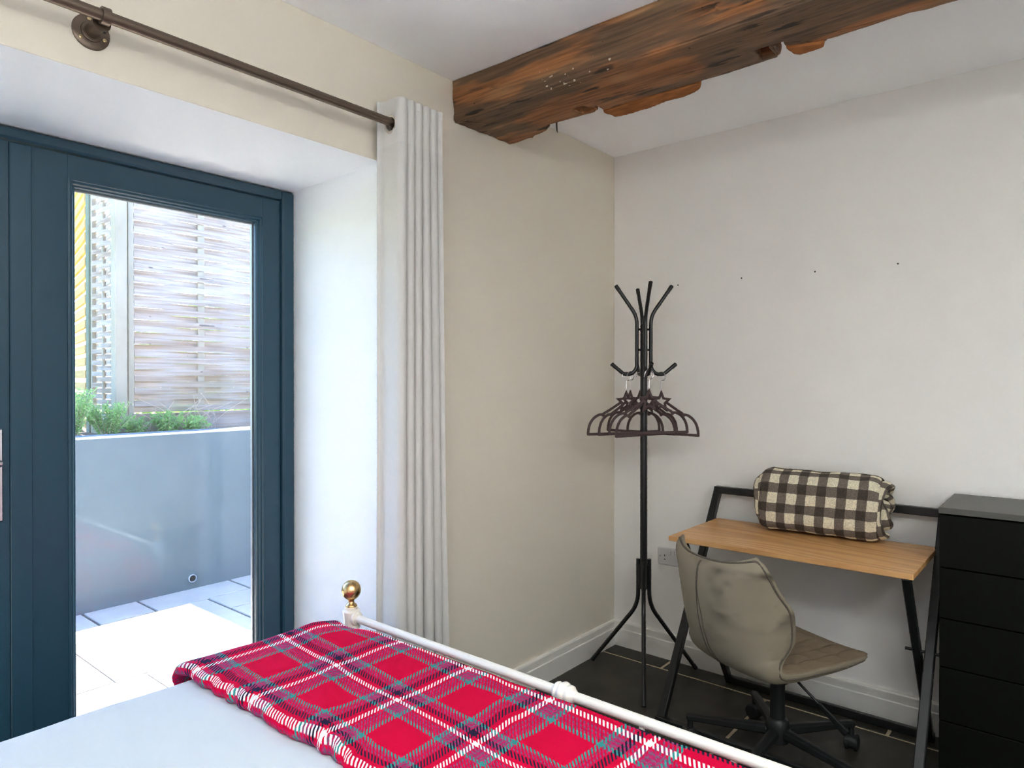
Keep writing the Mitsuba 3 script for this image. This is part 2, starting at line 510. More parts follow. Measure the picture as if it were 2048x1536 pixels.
def skirting(p0, p1, inward):
    p0, p1, n = np.array(p0, float), np.array(p1, float), np.array(inward, float)
    k = len(prof)
    v = np.vstack([[p + n * a + np.array([0, 0, z]) for a, z in prof] for p in (p0, p1)])
    f = [(i, (i + 1) % k, k + (i + 1) % k) for i in range(k)] + [(i, k + (i + 1) % k, k + i) for i in range(k)]
    f += [(0, i + 1, i) for i in range(1, k - 1)] + [(k, k + i, k + i + 1) for i in range(1, k - 1)]
    m = trimesh.Trimesh(v, np.array(f), process=False); m.fix_normals()
    return tm(m)


put('baseboard_left', skirting((0, -1.478, 0), (0, 0, 0), (1, 0, 0)), 'm_trim')
lab('baseboard_left', 'white grooved skirting board under the wall beside the curtain', 'skirting board', kind='structure')
put('baseboard_back', skirting((.0, 0, 0), (XR, 0, 0), (0, -1, 0)), 'm_trim')
lab('baseboard_back', 'white grooved skirting board behind the desk', 'skirting board', kind='structure')
put('baseboard_right', skirting((XR, 0, 0), (XR, YF, 0), (-1, 0, 0)), 'm_trim')
lab('baseboard_right', 'white skirting board along the right wall', 'skirting board', kind='structure')

# glazed double doors: door_1 is the leaf in view, door_2 the one cut by the frame's left edge
D1, D2 = 'door_1', 'door_2'
lab(D1, 'dark slate blue glazed door leaf with a tall clear pane', 'door', kind='structure')
lab(D2, 'second dark blue glazed door leaf cut off by the left edge of the photo', 'door', kind='structure')


def rounded_head(y0, y1, z0, z1):
    return cbox(-.585, -.495, y0, y1, z0, z1, .006)


part(D1, 'jamb', cbox(-.585, -.495, -1.548, -1.4995, 0.0, 2.0335, .006), 'm_door')
part(D2, 'jamb', cbox(-.585, -.495, -3.238, -3.19, 0.0, 2.0335, .006), 'm_door')
part(D1, 'head', cbox(-.585, -.495, -3.19, -1.548, 2.000, 2.0335, .006), 'm_door_head')
part(D1, 'sill', cbox(-.60, -.49, -3.238, -1.4995, -.03, .012, .004), 'm_door')


def leaf(D, y0, y1, gy0, gy1):
    z0, z1, gz0, gz1 = .014, 1.996, .205, 1.924
    fx, bx = -.512, -.560
    ms = [cbox(bx, fx, y0, gy0, z0, z1, .0007), cbox(bx, fx, gy1, y1, z0, z1, .0007),
          cbox(bx, fx, gy0, gy1, gz1, z1, .0007), cbox(bx, fx, gy0, gy1, z0, gz0, .0007)]
    part(D, 'stile', ms[0], 'm_door'); part(D, 'stile', ms[1], 'm_door')
    part(D, 'rail', ms[2], 'm_door'); part(D, 'rail', ms[3], 'm_door')
    bead = [(-.002, fx - .004), (-.002, fx + .006), (.004, fx + .0065), (.006, fx + .002), (.012, fx + .0005), (.016, fx - .007), (.020, fx - .008), (.0225, fx - .014), (.0225, bx + .02)]
    part(D, 'glazing_bead', rframe(gy0, gy1, gz0, gz1, bead), 'm_door')
    part(D, 'spacer', rframe(gy0 + .018, gy1 - .018, gz0 + .018, gz1 - .018, [(0, -.543), (.009, -.543), (.009, -.555), (0, -.555)]), 'm_spacer')
    out = [(-.002, bx + .004), (-.002, bx - .008), (.014, bx - .006), (.0225, bx + .004)]
    part(D, 'outer_bead', rframe(gy0, gy1, gz0, gz1, out), 'm_door')
    x = -.542
    v = np.array([(x, gy0 + .01, gz0 + .01), (x, gy1 - .01, gz0 + .01), (x, gy1 - .01, gz1 - .01), (x, gy0 + .01, gz1 - .01)])
    part(D, 'pane', (v, np.array([(0, 1, 2), (0, 2, 3)])), 'm_glass')
    part(D, 'pane', (v - [.014, 0, 0], np.array([(0, 1, 2), (0, 2, 3)])), 'm_glass')   # double glazing


leaf(D1, -2.398, -1.551, -2.253, -1.6205)
part(D1, 'cover_strip', cbox(-.512, -.5045, -2.399, -2.346, .016, 1.994, .002), 'm_door')
leaf(D2, -3.187, -2.3992, -3.03, -2.53)
hy = -2.4335
part(D2, 'handle_plate', tm(trimesh.Trimesh(*cbox(-.512, -.503, hy - .017, hy + .017, .925, 1.185, .004))), 'm_chrome')
part(D2, 'lever', cat(lathe([(.011, 0), (.011, .028), (.009, .03)], 20, (1, 0, 0), (-.505, hy, 1.09)),
                      tube(bend([(-.475, hy + .006, 1.09), (-.472, hy - .03, 1.09), (-.474, hy - .12, 1.088)], .02), .008, 12)), 'm_chrome', 40)
part(D2, 'lock_cylinder', lathe([(.009, 0), (.009, .006)], 20, (1, 0, 0), (-.505, hy, .985)), 'm_chrome', 40)

# wall plugs left in the desk wall
for i, (x, z) in enumerate(((.348, 1.768), (.652, 1.772), (.961, 1.769), (1.264, 1.768))):
    k = put(num('wall_screw'), lathe([(.0030, 0), (.0030, .002), (.0020, .0045), (.0010, .005)], 12, (0, -1, 0), (x, 0.0, z)), 'm_iron', 30)
    lab(k, ('small dark screw in the wall right above the coat stand', 'small dark screw in the wall, second along from the coat stand', 'small dark screw in the wall, third along from the coat stand',
            'small dark screw in the wall, farthest from the coat stand')[i], 'screw', 'screws in the desk wall')

# ------------------------------------------------------------------ timber beam
def beam_mesh():
    # the plan of the beam: straight on the near side, chipped and stepped along the far lower edge
    far = [(XR, -.89), (1.58, -.894), (1.49, -.896), (1.455, -.906), (1.31, -.903), (1.252, -.902), (1.247, -.884), (1.152, -.884), (1.150, -.963), (1.122, -.966), (1.118, -.882), (1.086, -.876), (.97, -.867), (.861, -.865),
           (.50, -.870), (.488, -.877), (.486, -.922), (.474, -.922), (.472, -.877), (.358, -.876), (.256, -.879), (.25, -.872), (.238, -.855), (.20, -.834), (.142, -.818), (.06, -.806), (.0, -.806)]
    plan = Polygon([(0, -1.143), (XR, -1.143)] + far)
    zb = 2.287
    low = plan.buffer(-.007).intersection(Polygon([(.0, -2), (XR, -2), (XR, 0), (.0, 0)])).union(Polygon([(0, -1.136), (.02, -1.136), (.02, -.815), (0, -.815)]))
    def ex(poly, z0, z1):
        v, f = extrude(poly, z1 - z0)
        return m3.Manifold(m3.Mesh(np.asarray(v + [0, 0, z0], np.float32), np.asarray(f, np.uint32)))
    b = ex(plan, zb + .007, H - .0005) + ex(low if low.geom_type == 'Polygon' else max(low.geoms, key=lambda g: g.area), zb, zb + .02)
    for x0_, x1_, y0_, y1_ in ((.412, .468, -.962, -.894), (1.066, 1.112, -.975, -.898)):
        b = b - m3.Manifold.cube([x1_ - x0_, y1_ - y0_, .05]).translate([x0_, y0_, zb - .01])
    v, f = man(b.refine_to_length(.014))
    t = trimesh.Trimesh(v, f, process=False)
    trimesh.smoothing.filter_taubin(t, iterations=4)
    v = np.array(t.vertices); n = np.array(t.vertex_normals)
    d = (meshkit.fbm(v * [6, 34, 34], 3, 3) - .5) * .010 + (meshkit.fbm(v * [1.6, 7, 7], 2, 5) - .5) * .010
    crack = np.exp(-((v[:, 2] - (2.352 + .022 * np.sin(v[:, 0] * 2.3) + .03 * (v[:, 0] - .5))) / .005) ** 2) * (v[:, 1] < -1.12) * (meshkit.noise(v * [3, 0, 0], 4) > .45)
    step = .010 * (1 / (1 + np.exp(-(v[:, 0] - 1.03) / .004))) * (v[:, 1] < -1.12) * np.clip((v[:, 2] - 2.33) / .01, 0, 1)
    v = v + n * d[:, None]
    v[:, 1] += .010 * crack + step
    v[:, 0] = np.clip(v[:, 0], .0, XR); v[:, 2] = np.minimum(v[:, 2], H - .0004)
    return v, f


BM = 'timber_beam'
lab(BM, 'old rough brown timber beam under the ceiling with chipped lower edge', 'beam')
part(BM, 'body', beam_mesh(), 'm_beam', 50)


def chip(outline, z0, z1, seed):
    """A torn lump of wood on the beam's far lower edge."""
    v, f = extrude(Polygon(outline), z1 - z0)
    m = m3.Manifold(m3.Mesh(np.asarray(v + [0, 0, z0], np.float32), np.asarray(f, np.uint32))).refine_to_length(.010)
    v, f = man(m)
    t = trimesh.Trimesh(v, f, process=False)
    trimesh.smoothing.filter_taubin(t, iterations=6)
    v, n = np.array(t.vertices), np.array(t.vertex_normals)
    return v + n * ((meshkit.fbm(v * [30, 80, 80], 3, seed) - .5) * .007)[:, None], f


part(BM, 'splinter', chip([(.492, -.874), (.483, -.862), (.497, -.798), (.555, -.789), (.628, -.791), (.70, -.807), (.778, -.808), (.828, -.820), (.851, -.849), (.857, -.868)], 2.284, 2.318, 3), 'm_beam_broken', 40)
part(BM, 'splinter', chip([(1.152, -.945), (1.160, -.897), (1.172, -.878), (1.218, -.880), (1.241, -.886), (1.248, -.908)], 2.276, 2.300, 5), 'm_beam_broken', 40)
for x, y in ((.29, -.885),):
    part(BM, 'nail', tube([(x, y, 2.30), (x + .002, y, 2.262), (x + .003, y + .003, 2.252)], [.0035, .003, .001], 8), 'm_iron', 40)


# ------------------------------------------------------------------ curtain and its pole
CR = 'curtain_rod'
lab(CR, 'dark bronze curtain pole above the glazed doors with a round wall bracket', 'curtain rod')
RX, RZ = .09, 2.157
part(CR, 'pole', tube([(RX, -3.45, RZ), (RX, -1.335, RZ)], .0135, 20), 'm_bronze', 40)
part(CR, 'finial', lathe([(.0145, 0), (.019, .002), (.019, .022), (.014, .027)], 24, (0, 1, 0), (RX, -1.345, RZ)), 'm_bronze', 40)
for by in (-2.361, -3.36):
    zc = RZ - .008
    part(CR, 'bracket', cat(lathe([(.041, 0), (.041, .003), (.037, .006), (.024, .0068), (.023, .010), (.019, .011)], 40, (1, 0, 0), (0, by, zc)),
                            lathe([(.0165, .008), (.0155, .035), (.0160, .060), (.0195, .070)], 32, (1, 0, 0), (0, by, zc))), 'm_bronze', 40)
    k = part(CR, 'ring', lathe([(.0145, -.009), (.0195, -.009), (.0195, .009), (.0145, .009)], 32, (0, 1, 0), (RX, by, RZ), open_ring=True), 'm_bronze', 40)
    for a in (100, 220, 340):
        yy, zz = by + .030 * math.cos(math.radians(a)), zc + .030 * math.sin(math.radians(a))
        part(CR, 'screw', lathe([(.0042, .004), (.0042, .0072), (.002, .0078)], 14, (1, 0, 0), (0, yy, zz)), 'm_brass_screw', 40)
    part(CR, 'grub_screw', lathe([(.0028, 0), (.0028, .004)], 10, (.2, .5, -.85), (.058, by + .0085, zc - .0145)), 'm_hole')

CU = 'curtain'
lab(CU, 'pale grey eyelet curtain gathered at the right side of the doors', 'curtain')
NH = 11                                              # half waves
tt = np.linspace(0, 1, NH * 14 + 1)
zz = np.concatenate([np.arange(2.232, 2.09, -.004), np.arange(2.088, 2.02, -.017), np.arange(2.0, .02, -.06), [.018]])
TTc, ZZc = np.meshgrid(tt, zz, indexing='ij')
drop = np.clip((2.1 - ZZc) / 2.0, 0, 1)
ph = NH * np.pi * TTc
wob = (meshkit.noise(np.stack([TTc * 4, ZZc * .9, 0 * TTc], -1), 4) - .5)
spread = .182 + .055 * drop
ysq = -1.523 - .012 * drop + spread * (TTc + drop * .03 * np.sin(TTc * 9 + 1))
wave = -np.cos(ph + drop * .5 * wob * 4)
amp = .060 - .012 * drop * meshkit.noise(np.stack([TTc * 7, 0 * TTc, 0 * TTc], -1), 6)
sharp = np.sign(wave) * np.abs(wave) ** .8
G = np.stack([RX - .004 + amp * sharp + .012 * drop * wob, ysq + .010 * np.sin(2 * ph) * 1.0 + .01 * wob * drop, ZZc + .006 * np.cos(ph) * (ZZc > 2.2)], -1)
dist = np.sqrt((G[..., 0] - RX) ** 2 + (G[..., 2] - RZ + .0065) ** 2)
hole_keep = dist > .0225
(mesh, N) = thick(G, .0022, hole_keep)
part(CU, 'fabric', mesh, 'm_curtain', 60)
for i in range(NH):
    t = (i + .5) / NH
    k = int(round(t * (len(tt) - 1)))
    j = int(np.argmin(np.abs(zz - RZ)))
    c = G[k, j]
    part(CU, 'eyelet', lathe([(.0205, -.0035), (.0225, -.0055), (.0295, -.0042), (.0310, 0), (.0295, .0042), (.0225, .0055), (.0205, .0035)], 28, (0, 1, 0), (RX, c[1], RZ - .0065), open_ring=True), 'm_nickel', 40)

# ------------------------------------------------------------------ coat stand and hangers
CS = 'coat_stand'
lab(CS, 'black metal coat stand with four curved hooks in the corner of the room', 'coat stand')
C0 = np.array([.322, -.277, 0])
vd = np.array([.322 - EYE[0], -.277 - EYE[1]]); vd /= np.linalg.norm(vd)
lat = np.array([-vd[1] * -1, -vd[0]])               # to the right, seen from the camera
lat = np.array([vd[1], -vd[0]])
a0 = math.atan2(lat[1], lat[0]) + math.radians(13)
part(CS, 'pole', lathe([(.0155, .40), (.0155, 1.563), (.013, 1.568)], 24, (0, 0, 1), C0), 'm_black_metal', 40)
dirs = [np.array([math.cos(a0 + i * math.pi / 2), math.sin(a0 + i * math.pi / 2), 0]) for i in range(4)]
hookpath = [(.124, 1.737), (.031, 1.603), (.031, 1.375), (.052, 1.349), (.085, 1.345), (.142, 1.392)]
for d in dirs:
    pts = bend([C0 + d * r + [0, 0, z] for r, z in hookpath], .035, 7)
    part(CS, 'hook_arm', tube(pts, .0082, 12), 'm_black_metal', 40)
    e = pts[0]; s = (pts[0] - pts[1]); s /= np.linalg.norm(s)
    part(CS, 'end_cap', tube([e - s * .022, e + s * .001, e + s * .003], [.0088, .0088, .006], 14), 'm_black_plastic', 40)
    e = pts[-1]; s = (pts[-1] - pts[-2]); s /= np.linalg.norm(s)
    part(CS, 'end_cap', tube([e - s * .022, e + s * .001, e + s * .003], [.0088, .0088, .006], 14), 'm_black_plastic', 40)
    for z in (1.545, 1.455):
        part(CS, 'pin', tube([C0 + d * .012 + [0, 0, z], C0 + d * .028 + [0, 0, z]], .0045, 8), 'm_black_metal', 40)
feet = [(.043, -.262), (.46, -.044), (.462, -.526)]
for fx_, fy_ in feet:
    d = np.array([fx_ - C0[0], fy_ - C0[1], 0]); L = np.linalg.norm(d); d /= L
    pts = bend([C0 + d * .028 + [0, 0, .528], C0 + d * .028 + [0, 0, .325], C0 + d * L + [0, 0, .009]], .06, 8)
    part(CS, 'leg', tube(pts, .0092, 12), 'm_black_metal', 40)
    e = pts[-1]; s = (pts[-1] - pts[-2]); s /= np.linalg.norm(s)
    part(CS, 'foot_cap', tube([e - s * .02, e], [.0102, .0102], 12), 'm_black_plastic', 40)
    q = np.array([-d[1], d[0], 0])
    part(CS, 'leg_clamp', cat(cbox(-.012, .012, -.009, .009, .39, .50, .002)) if False else xf(cbox(.012, .024, -.011, .011, .395, .505, .002), rotz(math.atan2(d[1], d[0]), C0)), 'm_black_metal')

STAR = []
for i in range(10):
    a = math.pi / 2 + i * math.pi / 5
    r = .046 if i % 2 == 0 else .0215
    STAR.append((r * math.cos(a), -.046 + r * math.sin(a)))
star = Polygon(STAR)
ring = star.buffer(.003, join_style=2).difference(star.buffer(-.0068, join_style=2))
HW = .185


def arc(cx, cy, rx, ry, a, b, n=10):
    return [(cx + rx * math.cos(t), cy + ry * math.sin(t)) for t in np.linspace(math.radians(a), math.radians(b), n)]


right = [(.030, -.050), (.085, -.082), (.108, -.094)]
notch = [(.108, -.094), (.113, -.104), (.120, -.098)]
curve = [(.120, -.098)] + arc(.115, -.178, HW - .115, .080, 78, 2) + [(HW, -.184)]
bits = [ring]
for s in (1, -1):
    for ln in (right, notch, curve):
        bits.append(LineString([(s * x, y) for x, y in ln]).buffer(.0052, join_style=1))
bits.append(LineString([(-HW, -.184), (HW, -.184)]).buffer(.0056, join_style=1))
BODY = unary_union(bits)
_hm = extrude(BODY, .0052)
HBODY = (np.stack([_hm[0][:, 0], _hm[0][:, 2] - .0026, _hm[0][:, 1]], 1), _hm[1][:, ::-1])
hk = [(0, -.006), (0, .042), (.004, .050)] + [(-.0 + .0205 * math.cos(t), .0655 + .0205 * math.sin(t)) for t in np.linspace(-.9, math.pi * 1.02, 22)]
HOOK = tube([(x, 0, z) for x, z in hk], .0017, 8)
hang_specs = [  # arm index, distance along the arm, yaw, tilt, label
    (2, .078, 10, 'grey velvet hanger with a star neck, outermost on the left hook'),
    (2, .060, 26, 'grey velvet hanger with a star neck, behind the outermost one on the left hook'),
    (1, .075, -12, 'grey velvet hanger on the rear hook, half hidden behind the pole'),
    (3, .098, -4, 'grey velvet hanger hanging foremost, in front of the pole'),
    (3, .072, 14, 'grey velvet hanger just behind the foremost one, in front of the pole'),
    (0, .078, 8, 'grey velvet hanger with a star neck alone on the right hook'),
]
HYAW = {2: 20, 1: -24, 3: 32, 0: -44}
base = math.atan2(lat[1], lat[0])
for arm, r, yaw, text in hang_specs:
    k = num('coat_hanger')
    lab(k, text, 'hanger', 'velvet hangers on the coat stand')
    # height of the arm's top at distance r
    hp = bend([np.array([a, 0, b]) for a, b in hookpath], .035, 7)
    hp = hp[len(hp) // 2:]
    z = float(np.interp(r, hp[:, 0], hp[:, 2])) + .0072
    pos = C0 + dirs[arm] * r + np.array([0, 0, z - .0655 - .0205 + .0017 * 2 - .0003])
    M = rotz(base + math.radians(HYAW[arm] + yaw), pos)
    part(k, 'body', xf(HBODY, M), 'm_hanger')
    part(k, 'wire_hook', xf(HOOK, M), 'm_chrome', 40)

# ------------------------------------------------------------------ desk
DK = 'desk'
lab(DK, 'folding desk with an oak coloured top and black metal frame', 'desk')
part(DK, 'tabletop', cbox(.585, 1.413, -.556, -.098, .702, .720, .0015), 'm_oak')
S = .030
for x in (.568, 1.424):
    part(DK, 'leg', bar((x, -.589, .003), (x, -.048, .838), S, S, (1, 0, 0)), 'm_black_metal')
for x in (.628, 1.386):
    part(DK, 'leg', bar((x, -.066, .003), (x, -.515, .700), S * .85, S * .85, (1, 0, 0)), 'm_black_metal')
part(DK, 'top_rail', bar((.553, -.05, .836), (1.439, -.05, .836), S, S, (0, 1, 0)), 'm_black_metal')
part(DK, 'floor_bar', bar((.553, -.592, .0155), (1.439, -.592, .0155), S * .8, S, (0, 1, 0)), 'm_black_metal')
part(DK, 'floor_bar', bar((.614, -.066, .0155), (1.40, -.066, .0155), S * .8, S, (0, 1, 0)), 'm_black_metal')
for x, s in ((.598, 1), (1.405, -1)):
    part(DK, 'pivot_bolt', tube([(x - s * .05, -.325, .41), (x + s * .055, -.325, .41)], .005, 10), 'm_black_plastic', 40)

# ------------------------------------------------------------------ rolled blanket on the desk
BL = 'rolled_blanket'
lab(BL, 'rolled fleece blanket in brown and cream checks on the desk', 'blanket')


def roll():
    L, n, m = .425, 72, 120
    xs_ = np.linspace(-L / 2, L / 2, n)
    V, U = [], []
    for i, x in enumerate(xs_):
        e = min(1, (L / 2 - abs(x)) / .035)
        rr = .88 + .12 * math.sin(e * math.pi / 2) ** .6
        for j in range(m + 1):
            a = 2 * math.pi * j / m
            ca, sa = math.cos(a), math.sin(a)
            p = 3.0
            q = (abs(ca) ** p + abs(sa) ** p) ** (-1 / p)
            yy, zz_ = .118 * q * ca * rr, .1185 * q * sa * rr
            V.append((x, yy, zz_)); U.append((x + .006 * math.sin(a * 2), a / (2 * math.pi) * .74))
    V, U = np.array(V), np.array(U)
    d = (meshkit.fbm(V * 16 + 3, 3, 2) - .5) * .016
    rad = np.stack([0 * V[:, 0], V[:, 1], V[:, 2]], 1); rad /= np.linalg.norm(rad, axis=1, keepdims=True) + 1e-9
    V = V + rad * d[:, None]
    return (V, grid_faces(n, m + 1, True)), U


def spiral_end(sx, seed):
    """The coiled layers seen at an end: one thick ribbon wound to a spiral, puffed outwards."""
    turns, n, m = 2.6, 150, 9
    V, U = [], []
    for i in range(n):
        t = i / (n - 1)
        a = 2 * math.pi * turns * t + .6
        r0 = .012 + .086 * t
        q = (abs(math.cos(a)) ** 2.6 + abs(math.sin(a)) ** 2.6) ** (-1 / 2.6)
        for j in range(m):
            b = math.pi * j / (m - 1)
            rr = r0 + .0165 * math.cos(b)
            out = .030 * math.sin(b) * (.8 + .45 * math.sin(a * 1.7 + seed))
            V.append((sx * (.205 + out * (1.25 if sx > 0 else .8)), rr * q * math.cos(a) * 1.02, rr * q * math.sin(a)))
            U.append((.20 + t * 1.25, .02 * j + .1))
    V = np.array(V) + (meshkit.fbm(np.array(V) * 40, 2, seed)[:, None] - .5) * .006
    return (V, grid_faces(n, m, sx < 0)), np.array(U)


BR = rotz(math.radians(5), (1.028, -.150, .72 + .1250))
(mesh, U) = roll()
part(BL, 'wrap', xf(mesh, BR), 'm_gingham', True, U)
for sx in (1, -1):
    (mesh, U) = spiral_end(sx, 2 + sx)
    part(BL, 'coiled_end', xf(mesh, BR), 'm_gingham', True, U)

# ------------------------------------------------------------------ office chair
CH = 'office_chair'
lab(CH, 'swivel office chair in worn grey green velvet on a black five arm base', 'chair')
phi = math.radians(25)
CM = np.eye(4)
CM[:3, 0] = [math.cos(phi), -math.sin(phi), 0]; CM[:3, 1] = [math.sin(phi), math.cos(phi), 0]; CM[:3, 3] = [1.0, -.553, 0]
kp = np.array([  # u, forward, z, half width, wing forward, wing up, thickness
    (0.00, -.316, .742, .172, .050, .024, .022), (.025, -.319, .730, .192, .060, .028, .026), (.06, -.322, .712, .199, .078, .024, .030), (.15, -.321, .66, .194, .122, .014, .036), (.28, -.308, .585, .202, .162, .006, .040),
    (.38, -.290, .515, .197, .154, .000, .042), (.46, -.262, .455, .185, .104, -.004, .044), (.53, -.222, .415, .194, .040, .002, .044), (.60, -.160, .395, .196, .012, .008, .042),
    (.70, -.060, .386, .205, .0, .018, .040), (.82, .060, .386, .212, .0, .022, .038), (.92, .160, .390, .210, .0, .020, .034), (.97, .205, .392, .196, -.004, .014, .028), (1.0, .226, .386, .170, -.010, .008, .022)])
from scipy.interpolate import PchipInterpolator
NU, NV = 73, 49
uu, vv = np.linspace(0, 1, NU), np.linspace(-1, 1, NV)
K = {n_: PchipInterpolator(kp[:, 0], kp[:, i + 1])(uu) for i, n_ in enumerate(('f', 'z', 'w', 'wf', 'wz', 'th'))}
av = np.abs(vv)
e = av ** 2.6
GI = np.stack([K['w'][:, None] * vv[None], K['f'][:, None] + K['wf'][:, None] * e[None], K['z'][:, None] + K['wz'][:, None] * e[None]], -1)
# round the two top corners and the two front corners
for row, amt in ((0, .018), (1, .008), (NU - 1, .02), (NU - 2, .012)):
    s = 1 if row > 5 else 0
    if s: GI[row, :, 1] -= amt * av ** 4
GI[0, :, 2] += .012 * av ** 3 - .004
N0 = grid_normals(GI)                               # points to the sitter's side or away: settle it
if N0[NU * 3 // 4, NV // 2, 2] < 0: N0 = -N0
edge = np.minimum(1, np.minimum((1 - av)[None] * 5, np.minimum(uu, 1 - uu)[:, None] * 14))
rimk = .34 + .66 * np.sin(edge * np.pi / 2)
thk = K['th'][:, None] * rimk
GO = GI - N0 * thk[..., None]
quilt = np.zeros((NU, NV))
for s in np.linspace(-.66, .66, 5): quilt = np.maximum(quilt, np.exp(-((vv[None] - s) / .035) ** 2) * np.ones((NU, 1)))
for s in np.arange(.10, .98, .085): quilt = np.maximum(quilt, np.exp(-((uu[:, None] - s) / .011) ** 2) * np.ones((1, NV)))
inner_mask = (edge > .6)
GIq = GI + N0 * (.012 * np.clip(edge, 0, 1) - .012 * quilt * inner_mask)[..., None]


def closed_sheet(A, B):
    n, m = A.shape[:2]
    v = np.vstack([A.reshape(-1, 3), B.reshape(-1, 3)])
    f = grid_faces(n, m); o = n * m
    rim = [i * m for i in range(n)] + [(n - 1) * m + j for j in range(1, m)] + [i * m + m - 1 for i in range(n - 2, -1, -1)] + [j for j in range(m - 2, 0, -1)]
    r = np.array(rim); s = np.roll(r, -1)
    side = np.vstack([np.stack([r, s, s + o], 1), np.stack([r, s + o, r + o], 1)])
    t = trimesh.Trimesh(v, np.vstack([f, f[:, ::-1] + o, side]), process=False)
    t.fix_normals()
    return tm(t), np.array(rim)


GM = GI - N0 * .004
shell, rim = closed_sheet(GM, GO)
part(CH, 'shell', xf(shell, CM), 'm_velvet', 50)
pad, _ = closed_sheet(GIq, GI - N0 * .0038)
part(CH, 'quilted_seat', xf(pad, CM), 'm_velvet_seat', 40)
def off_edge(i, j):
    a = GO[i, j]
    b = GO[min(max(i, 1), NU - 2), min(max(j, 1), NV - 2)]
    return a + (b - a) * .75


loop = [(i, 0) for i in range(NU - 1)] + [(NU - 1, j) for j in range(NV - 1)] + [(i, NV - 1) for i in range(NU - 1, 0, -1)] + [(0, j) for j in range(NV - 1, 0, -1)]
rp = np.array([off_edge(i, j) for i, j in loop])
for _ in range(3): rp = (np.roll(rp, 1, 0) + 2 * rp + np.roll(rp, -1, 0)) / 4
part(CH, 'piping', xf(tube(rp, .0034, 8, closed=True), CM), 'm_piping', True)
mid, last = NV // 2, int(NU * .63)
for s in (-1, 1):
    path = GO[2:last, mid] - N0[2:last, mid] * .0004
    k_ = np.linspace(0, 1, len(path))
    path = path + np.array([s, 0, 0]) * (.0022 + .006 * np.clip((k_ - .30) * 6, 0, 1))[:, None]
    part(CH, 'seam', xf(tube(path, .0017, 6), CM), 'm_piping', True)
part(CH, 'seat_plate', xf(cat(cbox(-.085, .085, -.11, .09, .322, .342, .004), lathe([(.036, .275), (.04, .323)], 24)), CM), 'm_black_plastic', 30)
part(CH, 'column', lathe([(.0245, .12), (.0245, .272), (.030, .28), (.030, .322)], 28, at=(1.0, -.553, 0)), 'm_black_plastic', 40)
part(CH, 'hub', lathe([(.026, .062), (.037, .068), (.040, .12), (.036, .142), (.027, .15)], 32, at=(1.0, -.553, 0)), 'm_black_plastic', 40)
part(CH, 'tilt_lever', xf(cat(tube([(.06, .02, .30), (.135, .05, .238)], .0045, 10), bar((.13, .048, .243), (.215, .08, .172), .010, .016, (0, 1, 0), .003, .014, .030)), CM), 'm_black_plastic', 40)
for a in (53, 125, 197, 269, 341):
    d = np.array([math.cos(math.radians(a)), math.sin(math.radians(a)), 0]); q = np.array([-d[1], d[0], 0]); o = np.array([1.0, -.553, 0])
    pts = [o + d * .03 + [0, 0, .104], o + d * .31 + [0, 0, .092]]
    part(CH, 'base_arm', bar(pts[0], pts[1], .036, .036, q, .008, .026, .022), 'm_black_plastic', 40)
    k = part(CH, 'caster', cat(tube([o + d * .297 + [0, 0, .05], o + d * .297 + [0, 0, .088]], .010, 12),
                               xf(lathe([(.020, -.021), (.0265, -.017), (.0265, .017), (.020, .021)], 20, (0, 1, 0)), rotz(math.radians(a + 40), o + d * .300 + np.array([0, 0, .031])))), 'm_black_plastic', 40)
    for s in (-1, 1):
        part(k, 'wheel', xf(lathe([(.020, -.008), (.0275, -.005), (.0275, .005), (.020, .008)], 24, (0, 1, 0)),
                            rotz(math.radians(a + 40), o + d * .300 + np.array([0, 0, .0275])) @ np.array([[1, 0, 0, 0], [0, 1, 0, s * .0155], [0, 0, 1, 0], [0, 0, 0, 1]], float)), 'm_black_plastic', 40)

# ------------------------------------------------------------------ chest of drawers
CD = 'chest_of_drawers'
lab(CD, 'tall narrow black chest of drawers beside the desk', 'chest of drawers')
x0, x1, yb, yf, zt = 1.4545, 1.93, -.025, -.374, .909
part(CD, 'top', cbox(x0 - .0015, x1 + .0015, yb, yf - .002, zt - .020, zt, .0012), 'm_black_top')
part(CD, 'body', cat(cbox(x0, x0 + .018, yb, yf + .020, 0.0, zt - .0205), cbox(x1 - .018, x1, yb, yf + .020, 0.0, zt - .0205), cbox(x0 + .018, x1 - .018, yb, yb - .006, .03, zt - .0205),
                     cbox(x0 + .018, x1 - .018, yb - .006, yf + .022, .03, .045)), 'm_black_wood')
zs = [.886, .714, .549, .391, .216, .04]
for a, b in zip(zs[:-1], zs[1:]):
    k = part(CD, 'drawer', cbox(x0 + .0015, x1 - .0015, yf + .019, yf, b + .0018, a - .0018, .0015), 'm_black_wood')

